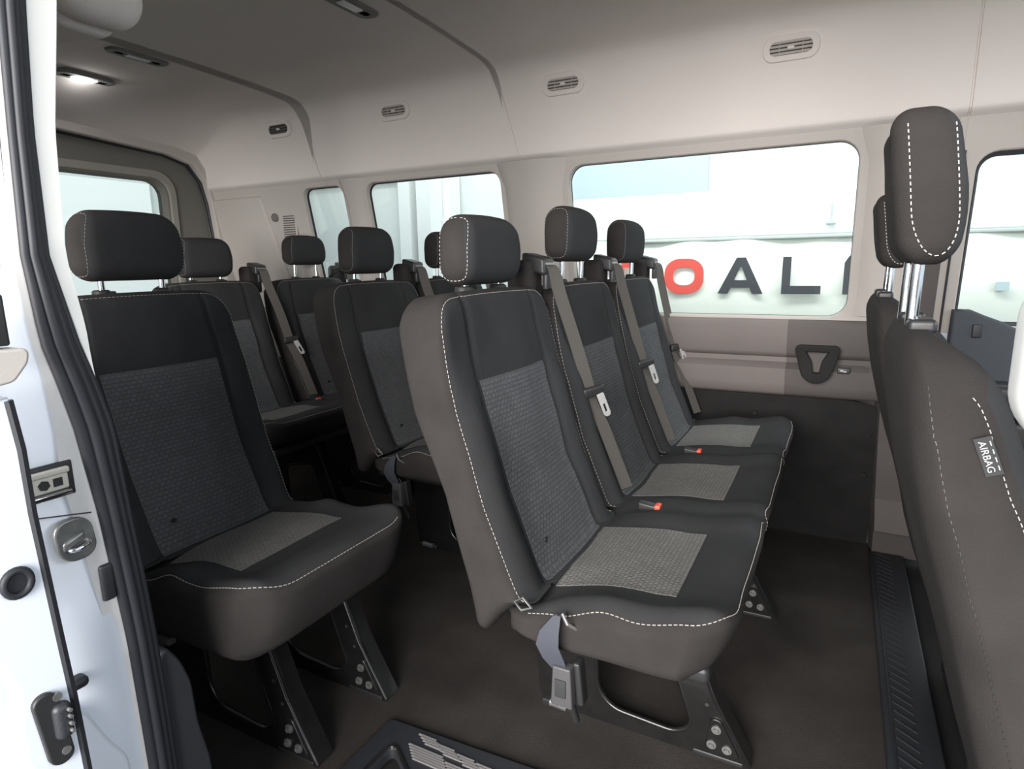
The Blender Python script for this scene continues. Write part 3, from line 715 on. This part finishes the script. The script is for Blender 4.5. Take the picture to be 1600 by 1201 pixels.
def make_cushion(root, units, W, x0=.150, x1=.513, zt=.478, zb=.386, name='cushion', hw=.220):
    y0, y1 = min(units)-hw, max(units)+hw; hy = (y1-y0)/2; yc = (y0+y1)/2; hz = (zt-zb)/2; hx = (x1-x0)/2
    vs, fs, fm = rbox((hx, hy, hz), (.045, .045, .026), (20, 14*len(units), 4), 5)
    def top(x, y):                      # local height modulation
        t = (x-x0)/(x1-x0); u = min(abs(y-c) for c in units)
        z = .020*smooth01((t-.60)/.34)-.024*smooth01((.55-t)/.55)
        eg = smooth01((abs(y-yc)-(hy-.06))/.05)
        z -= .016*smooth01((yc-hy+.16-y)/.12)*smooth01((.45-t)/.4)
        z += eg*(.012*smooth01((.5-t)/.5)-.007*math.exp(-((x-.260)/.028)**2)+.006*math.exp(-((x-.322)/.026)**2))
        z += .012*math.exp(-((u-.185)/.03)**2)*smooth01((t-.1)/.2)       # side bolsters
        if len(units) > 1:
            for b in [(a+b)/2 for a, b in zip(units, units[1:])]: z -= .020*math.exp(-((y-b)/.010)**2)
        if u < .14: z -= .006*math.exp(-((t-.74)/.014)**2)
        return z
    def dfm(p):
        x, y = x0+hx+p.x, yc+p.y; t = (x-x0)/(x1-x0); k = max(0, min(1, (p.z+hz)/(2*hz)))
        z = zb+hz+p.z+top(x, y)*smooth01(k)
        # plan: rounded front corners and undercut front
        e = max(0, abs(p.y)-(hy-.09))/.09; x2 = x-.030*e*e*smooth01((t-.5)/.5)
        x2 -= .045*(1-k)**1.5*smooth01((t-.8)/.2)
        z += .006*(1-k)*smooth01((t-.65)/.35)+.012*(1-k)*smooth01((.25-t)/.25)
        nz = noise.noise(Vector((x*8, y*8, z*8+len(units))))*.004+noise.noise(Vector((x*26, y*26, z*22)))*.001
        return Vector((x2+nz, y+nz*.6*(1 if p.y > 0 else -1), z+nz))
    mi = [1 if (a == 2 and s > 0) else 0 for a, s in fm]
    o = mesh(name, [dfm(p) for p in vs], fs, ['fab_side', 'fab_front'], root, True, mi, math.radians(85))
    bv = bvh_of(o)
    P = []
    c7 = math.cos(math.radians(52)); s7 = math.sin(math.radians(52)); rr = .045; zr = hz-.026+.026*c7
    for i in range(100): P.append((-hx+rr+(2*hx-2*rr)*i/99, -(hy-rr)-rr*s7, zr))
    for i in range(1, 12): a = math.pi/2*i/12; P.append((hx-rr+rr*s7*math.sin(a), -(hy-rr)-rr*s7*math.cos(a), zr))
    n_ = int((y1-y0)/.012)
    for i in range(n_+1): P.append((hx-rr+rr*s7, -(hy-rr)+2*(hy-rr)*i/n_, zr))
    P = [snap(bv, dfm(Vector(p)), .0008) for p in P]
    dashed('stitching', P, o, .0052, .0028, .0008)
    for c in units:
        sg = patch('cushion_insert', bv, lambda u, v: ((.205+.205*u), c-.125+.25*v, zt+.15), 26, 26, (0, 0, -1), 'weave_seat', root, .0012)
        sg['label'] = 'lighter grey woven seat panel'
    return o, bv
def leg_plate(root, y, dx=0, zt=.40):
    out = rpoly([(.075, -.0), (.515, -.0), (.44, .135), (.34, zt), (.06, zt), (.045, .14), (.055, .02)], [.01, .012, .02, .03, .02, .05, .02])
    hole = rpoly([(.185, .22), (.190, .075), (.225, .038), (.365, .030), (.400, .060), (.365, .16), (.34, .25)], [.04, .03, .03, .03, .025, .03, .04])
    lg = plate('leg', [(u+dx, v) for u, v in out], [[(u+dx, v) for u, v in hole]], .006, 'blk_gloss', root, lambda u, v, w_: (u, y+w_, v), .0015)
    g_ = G()
    g_.tube([(u+dx, y, v) for u, v in hole], .0060, 8, 0, True)
    g_.ribbon([((.512+dx, y+.018, .006), (0, 1, 0)), ((.438+dx, y+.018, .135), (0, 1, 0)), ((.338+dx, y+.018, zt), (0, 1, 0))], .040, .005)
    g_.tube([(.510+dx, y-.002, .006), (.436+dx, y-.002, .135), (.336+dx, y-.002, zt)], .004, 6)
    g_.build('leg_flange', 'blk_gloss', lg)
    g_ = G()
    pts = rpoly([(.425, .018), (.492, .018), (.452, .092), (.436, .092)], .012)
    bp = plate('bolt_plate', [(u+dx, v) for u, v in pts], [], .005, 'blk_gloss', lg, lambda u, v, w_: (u, y-.005+w_, v), .002)
    for u, v in ((.446, .072), (.438, .036), (.468, .034)):
        g_ = G(); g_.tube([(u+dx, y-.007, v), (u+dx, y-.012, v)], .0095, 16); g_.tube([(u+dx, y-.012, v), (u+dx, y-.017, v)], .0055, 6)
        g_.build('bolt', 'steel_dull', lg)
    for u, v in ((.425, .118), (.405, .165)): g_ = G(); g_.cyl((u+dx, y-.0052, v), (u+dx, y-.0035, v), .004, 10); g_.build('rivet_hole', 'vent_dark', lg)
    g_ = G(); g_.box((.06+dx, y-.012, -.003), (.135+dx, y+.03, .014), 0, .004); g_.build('foot_clamp', 'blk', lg)
    g_ = G(); g_.box((.40+dx, y-.006, -.003), (.50+dx, y+.03, .010), 0, .004)
    g_.build('foot_clamp', 'blk', lg)
    g_ = G(); g_.cyl((.085+dx, y-.016, .016), (.125+dx, y-.016, .014), .009, 12); g_.build('clamp_pin', 'steel_dull', lg)
    return lg
def belt_unit(root, bk, yc, drop=0, amp=1, tz=.70):
    # belt guide on the shoulder, strap, latch plate
    y = yc+.222
    g_ = G(); v, f, _ = rbox((.030, .038, .055), .018, (2, 3, 3), 4); g_.add([Vector((p.x-.016, p.y+y-.008, p.z+.950)) for p in v], f); g_.build('belt_tower', 'fab_side', root)
    g_ = G(); v, f, _ = rbox((.028, .028, .019), .008, (2, 3, 2), 3); g_.add([Vector((p.x+.010, p.y+y+.006, p.z+.996-.25*p.x)) for p in v], f)
    g_.box((.028, y-.014, .940), (.040, y+.026, .975), 0, .004)
    gd = g_.build('belt_guide', 'blk', root)
    g_ = G(); g_.box((.0365, y-.016, .994), (.0395, y+.026, .9985)); g_.build('guide_slot', 'steel', gd)
    y2 = y+.080*amp
    P = [(.030, y+.004, .992), (.046, y+.008, .985), (.056, y+.02*amp, .93), (.080, y+.052*amp, .82), (.104, y2-.01, tz+.02), (.108, y2, tz-.02), (.135, y2+.012*amp, .62), (.165, y2+.020*amp, .54), (.190, y2+.025*amp, .475)]
    Q = []; cm = []
    for i in range(len(P)-1):
        p0, p1, p2, p3 = [Vector(P[max(0, min(len(P)-1, i+k))]) for k in (-1, 0, 1, 2)]
        for k in range(4):
            t = k/4; cm.append(.5*((2*p1)+(-p0+p2)*t+(2*p0-5*p1+4*p2-p3)*t*t+(-p0+3*p1-3*p2+p3)*t**3))
    cm.append(Vector(P[-1]))
    g_ = G(); g_.ribbon([(p, (.05+.50*smooth01(i/8), 1, .05)) for i, p in enumerate(cm)], .035, .002)
    sb = g_.build('seat_belt', 'belt', root)
    g_ = G(); v, f, _ = rbox((.007, .030, .012), .006, (1, 3, 1), 3)
    g_.add([Vector((p.x*.9+p.y*.5+.114, p.y*.87-p.x*.4+y2-.006, p.z+tz+.006+.10*p.y)) for p in v], f); g_.build('latch_grip', 'blk', sb)
    a = .42
    lo = rpoly([(-.0085, 0), (.0085, 0), (.0085, -.054), (.005, -.060), (-.005, -.060), (-.0085, -.054)], .003); hi = rrect(-.0042, -.050, .0042, -.026, .003)
    plate('latch_plate', lo, [hi], .003, 'latch', sb, lambda u, v, w_: (.128-.20*v+.5*u+w_*.87, y2+.004+.87*u-.42*v-w_*.5, tz+v*.93+u*.30), .0006)
def make_unit(root, yc, lift, xc=0, hz_=.128, belt=True, amp=1, seed=0, hrx=0, hy=.221):
    bk, bv, loop = make_backrest(root, yc, hy, seed=seed)
    dashed('stitching', loop, bk, .0052, .0028, .00065)
    ins = patch('woven_insert', bv, lambda u, v: (.5, yc-.126+.252*u, .455+.346*v), 30, 40, (-1, 0, 0), 'weave_back', root, .0012)
    ins['label'] = 'grey woven back panel'
    bvx = bv
    g_ = G(); p = cast(bv, (.5, yc-.080, .510), (-1, 0, 0), .002); g_.tube([p, p+Vector((.003, 0, 0))], .005, 10); g_.build('insert_button', 'blk', ins)
    make_headrest(root, .002+hrx, yc, .948+lift, hz_)
    post_collars(bk, -.002, yc, .952)
    if belt: belt_unit(root, bk, yc, amp=amp)
    return bk
def buckle(root, y, x=.268, z=.474):
    g_ = G(); v, f, _ = rbox((.022, .011, .009), .004, (1, 1, 1), 3); g_.add([Vector((p.x+x, p.y+y, p.z+z+.5*-p.x*.2)) for p in v], f); b = g_.build('buckle', 'blk', root)
    g_ = G(); v, f, _ = rbox((.006, .012, .0085), .003, (1, 1, 1), 3); g_.add([Vector((p.x+x+.020, p.y+y, p.z+z+.001)) for p in v], f); g_.build('release_button', 'red', b)
def side_buckle(root, y, x=.247, sc=1, zt=.462):
    g_ = G(); g_.tube([(x+.010, y+.020, zt-.004), (x+.014, y-.004, zt+.006), (x+.024, y-.010, zt-.004), (x+.034, y+.010, zt-.022)], .0028, 6); lp = g_.build('belt_anchor', 'steel_dull', root)
    P = [(x+.006, y-.006, zt+.004), (x-.004, y-.014, zt-.022), (x-.006, y-.018, zt-.044), (x+.004, y-.016, zt-.066), (x+.012, y-.012, zt-.082)]; wd = [.012, .032, .038, .036, .025]
    g_ = G(); V = []
    for (p, w_) in zip(P, wd):
        for sx in (-.5, .5):
            for t in (-.001, .001): V.append((p[0]+w_*sx, p[1]+t, p[2]+w_*sx*.1))
    Fq = []
    for i in range(4):
        a = 4*i; b = a+4; Fq += [(a, a+2, b+2, b), (a+1, b+1, b+3, a+3), (a, b, b+1, a+1), (a+2, a+3, b+3, b+2)]
    g_.add(V, Fq+[(0, 1, 3, 2), (16, 18, 19, 17)]); g_.build('belt_loop', 'belt_blue', root)
    g_ = G(); v, f, _ = rbox((.0165, .010, .034), .003, (1, 1, 1), 3); g_.add([Vector((p.x*(1+.10*(-p.z/.034))+x+.018, p.y+y-.010, p.z+zt-.108)) for p in v], f); bb = g_.build('belt_buckle', 'belt_cov', root)
    g_ = G(); g_.box((x+.008, y-.0225, zt-.124), (x+.026, y-.0200, zt-.094), 0, .001); g_.build('buckle_emboss', 'tagm', bb)
    g_ = G(); v, f, _ = rbox((.006, .012, .036), .004, (1, 1, 1), 3); g_.add([Vector((p.x+x+.040-.1*p.z, p.y+y+.006, p.z+zt-.106)) for p in v], f); g_.build('buckle_shroud', 'blk', bb)
    g_ = G(); g_.cyl((x+.025, y, zt-.14), (x+.028, y+.02, zt-.19), .006, 8); g_.build('buckle_stalk', 'blk', bb)

SP = .445
def bench(name, n, label, lifts, loc, amps=None, legs=(.13,), hrs=None, ypos=None, sb=True, bk_n=True, group=None, leg_dx=0, ck={}, hy=.221):
    root = thing(name, label, 'seat', loc, group)
    units = ypos or [i*SP for i in range(n)]
    make_cushion(root, units, n*SP, **ck)
    for i, u in enumerate(units): make_unit(root, u, lifts[i], belt=n > 1, amp=(amps[i] if amps else 1), hz_=(hrs[i] if hrs else .128), seed=i+len(units)*3, hy=hy)
    for i in range(n-1):
        if bk_n: buckle(root, units[i]+.235)
    for l_ in legs: leg_plate(root, l_, leg_dx)
    g_ = G(); g_.box((.13, min(units)-.16, .365), (.47, max(units)+.16, .395), 0, .01); g_.build('seat_frame', 'blk', root)
    g_ = G(); g_.tube([(.11, min(units)-.10, .37), (.11, max(units)+.14, .37)], .012, 8); g_.build('frame_tube', 'blk_gloss', root)
    g_ = G(); g_.tube([(.172, min(units)-.216, .462), (.190, min(units)-.222, .476), (.205, min(units)-.222, .462), (.186, min(units)-.220, .452)], .0022, 6, 0, True); g_.build('recline_loop', 'steel_dull', root)
    if sb: side_buckle(root, min(units)-.224)
    return root
bench('bench_seat', 3, 'three-place charcoal fabric bench seat in front, beside the big side window', [.012, .052, .046], (-.600, 1.027, 0), amps=[1, .95, .35], legs=(.133, .72), hrs=[.126, .132, .130])
bench('single_seat', 1, 'single charcoal seat next to the open doorway, left of the aisle', [.028], (-1.300, .790, 0), legs=(-.012, .205), sb=False, leg_dx=-.077, hrs=[.139], ck=dict(x1=.550, zb=.350, hw=.203), hy=.207)
bench('double_seat', 2, 'charcoal double seat directly behind the front three-place bench', [.026, .038], (-1.345, 1.577, 0), amps=[.8, .3], legs=(.133, .5), hrs=[.146, .135], ypos=[0, .455])
bench('double_seat', 2, 'charcoal double seat in the rearmost row seen behind the single seat', [.018, .060], (-2.11, 1.560, 0), amps=[.8, .3], legs=(.133, .5), hrs=[.146, .128], ypos=[0, .50])

sg = bpy.data.objects['single_seat']
g_ = G(); g_.box((.245, -.196, .338), (.290, -.180, .352), 0, .003); g_.build('care_label', 'trim_m2', sg)
# ---- front seats (seen from behind)
XFf = [(.20, .36), (.40, .30), (.60, .235), (.76, .170), (.84, .138), (.885, .118), (.92, .100), (.95, .085)]
XRf = [(.20, .245), (.26, .228), (.45, .166), (.55, .140), (.66, .106), (.76, .080), (.83, .066), (.90, .058), (.95, .060)]
def front_seat(label, y, lift=0, tagged=True, z1=.925, hh=.164, hx0=.075):
    root = thing('front_seat', label, 'seat', (0, y, 0), None)
    hy = .212; z0 = .26; hz = (z1-z0)/2
    vs, fs, fm = rbox((.5, hy, hz), (.30, .036, .040), (4, 20, 30), 5)
    def dfm(p):
        t = p.x+.5; yy = p.y; z = z0+hz+p.z; R = .10; e = abs(yy)-(hy-R); drop = (R-math.sqrt(max(0, R*R-e*e))) if e > 0 else 0
        z -= (drop*.6+.012*abs(yy)/hy)*smooth01((p.z/hz-.3)/.65); a, b = interp(XRf, z), interp(XFf, z)
        back = smooth01((.5-t)/.5); x = a+(b-a)*t
        x += back*(.012*(yy/hy)**4-.004*math.exp(-(yy/.1)**2))
        x += smooth01((t-.5)/.5)*.018*math.exp(-((abs(yy)-.17)/.035)**2)
        wide = 1-.07*smooth01((z-.72)/.2)
        nz = noise.noise(Vector((x*8, (yy+y)*8, z*7)))*.005+noise.noise(Vector((x*25, yy*25, z*16)))*.0014
        return Vector((x+nz, yy*wide+nz*(1 if yy > 0 else -1)*.7, z))
    bk = mesh('backrest', [dfm(p) for p in vs], fs, ['fab_side', 'fab_front'], root, True, [1 if (a == 0 and s > 0) else 0 for a, s in fm], math.radians(85))
    bv = bvh_of(bk)
    P = [snap(bv, (interp(XFf, z)+.014, -hy-.03, z)) for z in [.900-.6*i/80 for i in range(81)]]
    dashed('stitching', P, bk, .0036, .0026, .0006)
    P = [snap(bv, (interp(XRf, z)+.004+.010*smooth01((.9-z)/.2), -hy-.03, z), .0006) for z in [.905-.6*i/80 for i in range(81)]]
    dashed('back_seam', P, bk, .0040, .0034, .0006, 'blk')
    hr = make_headrest(root, hx0, 0, 1.000+lift-.012, hh, hy=.088, hx=.034, r=.026, side_seam=True, post_to=.91, posts=.050, lean=-.009, shape=2.5)
    for s in (-1, 1): g_ = G(); v, f, _ = rbox((.014, .022, .008), .006, (1, 1, 1), 4); g_.add([p+Vector((.082, s*.055, z1-.002)) for p in v], f); g_.build('post_collar', 'blk', bk)
    v, f, _ = rbox((.25, .22, .06), .045, (6, 6, 2), 4); g_ = G(); g_.add([p+Vector((.50, 0, .33)) for p in v], f); g_.build('cushion', ['fab_front'], root)
    v, f, _ = rbox((.20, .19, .14), .02, (2, 2, 2), 2); g_ = G(); g_.add([p+Vector((.49, 0, .125)) for p in v], f); g_.build('seat_base', 'blk', root)
    return root, bk, bv
fs1, bk1, bv1 = front_seat('near front seat seen from behind, cut by the right edge, its headrest tallest in view', .868)
fs2, bk2, bv2 = front_seat('far front seat mostly hidden behind the near front seat', 1.52, lift=-.012, hh=.145, hx0=.090)
# airbag tag on the near seat's side
P0 = Vector((.158, -.30, .838)); q = snap(bv1, P0, .0015)
tg = G(); ang = -1.20
def tp(u, v, w_):
    u *= .85; v *= .85
    return (q.x+u*math.cos(ang)-v*math.sin(ang), q.y-.0025+w_, q.z+u*math.sin(ang)+v*math.cos(ang))
tb = plate('airbag_tag', [(-.021, -.008), (.021, -.008), (.021, .008), (-.021, .008)], [], .0012, 'tagm', fs1, tp)
cu = bpy.data.curves.new('t', 'FONT'); cu.body = 'AIRBAG'; cu.size = .0095; cu.align_x = 'CENTER'; cu.align_y = 'CENTER'; cu.extrude = .0002
to = bpy.data.objects.new('t', cu); C.objects.link(to); dg = bpy.context.evaluated_depsgraph_get(); me = bpy.data.meshes.new_from_object(to.evaluated_get(dg)); bpy.data.objects.remove(to)
me.materials.clear()
for v_ in me.vertices: v_.co = Vector(tp(v_.co.x*1.05, v_.co.y-.002, -.0012+v_.co.z))
me.name = 'tag_lettering'; link('tag_lettering', me, 'tagw', tb)
g_ = G()
for i in range(4):
    a = tp(-.016+i*.009, .0055, -.001); b = tp(-.011+i*.009, .0055, -.001); g_.tube([a, b], .0006, 4)
g_.build('tag_marks', 'tagw', tb)

# ================================================================= OUTSIDE
g_ = G(); g_.box((-14, -8, -.72), (10, 12, -.70)); struct(g_.build('trim_22', 'ground'))
g_ = G(); g_.box((-12, 5.0, -.7), (6, 5.1, 4.2)); struct(g_.build('wall_outside', 'wall'))
g_ = G(); g_.box((-2.3, 4.97, .9), (-.93, 5.0, 3.2)); struct(g_.build('trim_23', 'wallb'))
lb = G(); v, f, _ = rbox((1.7, .10, .145), .03, (1, 1, 1), 3); lb.add([p+Vector((.05, 4.14, 1.272)) for p in v], f)
tag(lb.build('roller_housing', 'wallw'), 'long white housing mounted on the garage wall above the banner', 'housing')
g_ = G(); v, f, _ = rbox((1.4, .03, .010), .006, (1, 1, 1), 2); g_.add([p+Vector((.05, 3.99, 1.125)) for p in v], f)
tag(g_.build('banner_rail', 'line'), 'thin grey rail along the top edge of the banner outside', 'rail')
bn = thing('wall_banner', 'cream banner with red and dark capital letters seen through the big side window', 'banner', (-.4, 3.95, .9))
g_ = G(); N_ = 40; V = []; F = []
for i in range(N_+1):
    x = -1.35+2.7*i/N_; yy = .012*math.sin(x*6)+.006*math.sin(x*17)
    for z, dy in ((-.80, .01), (-.1, 0), (.235, 0)): V.append((x, yy+dy+.03, z))
for i in range(N_):
    for j in range(2): F.append((3*i+j, 3*i+j+1, 3*i+4+j, 3*i+3+j))
bs = mesh('banner_sheet', V, F, 'banner', bn)
sol = bs.modifiers.new('solid', 'SOLIDIFY'); sol.thickness = .006
def letter(polys, x, w_, m, name='letter'):
    for k, (o_, h_) in enumerate(polys):
        plate(name, [(x+u*w_, v*.212-.098) for u, v in o_], [[(x+u*w_, v*.212-.098) for u, v in hh] for hh in h_], .006, m, bn, lambda u, v, w2: (u, -.002+w2, v))
def rr_(a, b, c, d, r): return rrect(a, b, c, d, r, 6)
T_ = [([(0, 1), (1, 1), (1, .76), (.62, .76), (.62, 0), (.38, 0), (.38, .76), (0, .76)], [])]
O_ = [(rr_(0, 0, 1, 1, .40), [rr_(.22, .24, .78, .76, .22)])]
A_ = [([(0, 0), (.40, 1), (.60, 1), (1, 0), (.77, 0), (.71, .17), (.29, .17), (.23, 0)], [[(.36, .38), (.64, .38), (.52, .74), (.48, .74)]])]
L_ = [([(0, 1), (.22, 1), (.22, .22), (1, .22), (1, 0), (0, 0)], [])]
I_ = [([(0, 0), (0, .82), (.10, 1), (1, 1), (1, .8), (.30, .8), (.30, 0)], [])]
bx_ = .4
letter(T_, -1.385+bx_, .20, 'bred'); letter(O_, -.980+bx_, .238, 'bred'); letter(A_, -.655+bx_, .255, 'bdark'); letter(L_, -.300+bx_, .205, 'bdark'); letter(I_, .015+bx_, .22, 'bdark')
# small bracket hanging by the housing
g_ = G(); g_.box((-.075, 4.02, 1.20), (-.065, 4.045, 1.30)); g_.box((-.095, 4.01, 1.19), (-.045, 4.045, 1.205), 0, .003)
tag(g_.build('cord_hook', 'line'), 'small hook at the right end of the white housing outside', 'hook')
# garage door and frames seen through the left windows
gd = thing('garage_door', 'white panelled garage side door seen through the small rear side windows', 'door', (-4.1, 4.6, -.7))
g_ = G(); g_.box((-.62, .0, 0), (.62, .05, 2.42)); g_.build('door_leaf', 'wall', gd)
g_ = G(); g_.box((-.74, -.06, 0), (-.62, .05, 2.54)); g_.box((.62, -.06, 0), (.74, .05, 2.54)); g_.box((-.62, -.06, 2.42), (.62, .05, 2.54)); g_.build('door_frame', 'wallw', gd)
g_ = G(); g_.box((.10, -.008, .1), (.125, .0, 2.42)); g_.build('door_joint', 'line', gd)
g_ = G(); g_.cyl((-2.86, 4.35, -.7), (-2.86, 4.35, 3.2), .03, 12)
for z in (0, 1.3, 1.9): g_.cyl((-2.86, 4.35, z), (-2.86, 4.35, z+.05), .042, 12)
tag(g_.build('wall_pipe', 'wallw'), 'white vertical pipe on the garage wall beyond the middle side window', 'pipe')
g_ = G(); g_.box((-3.26, 4.5, -.7), (-3.12, 4.98, 3.4)); tag(g_.build('wall_post', 'wallw'), 'square white post on the garage wall beyond the middle side window', 'post')
g_ = G(); g_.box((-5.6, -3, -.7), (-5.5, 5, 4.0)); struct(g_.build('wall_outside_back', 'wallback'))
rp = thing('rear_shutter', 'white sectional shutter on the wall seen through the rear window', 'shutter', (-5.49, 3.6, 1.0))
g_ = G(); g_.box((0, -1.6, -1.2), (.04, -.03, .74)); g_.build('shutter_frame', 'wallw', rp)
g_ = G()
for i in range(19): g_.box((.0, .02, -1.2+i*.09), (.03, 1.2, -1.2+i*.09+.078), 0, .004)
g_.build('shutter_slats', 'wall', rp)
g_ = G(); g_.box((.703, 3.955, .826), (.758, 3.968, .870)); tag(g_.build('small_sign', 'wallb'), 'tiny blue-grey square sign outside the driver door window', 'sign')
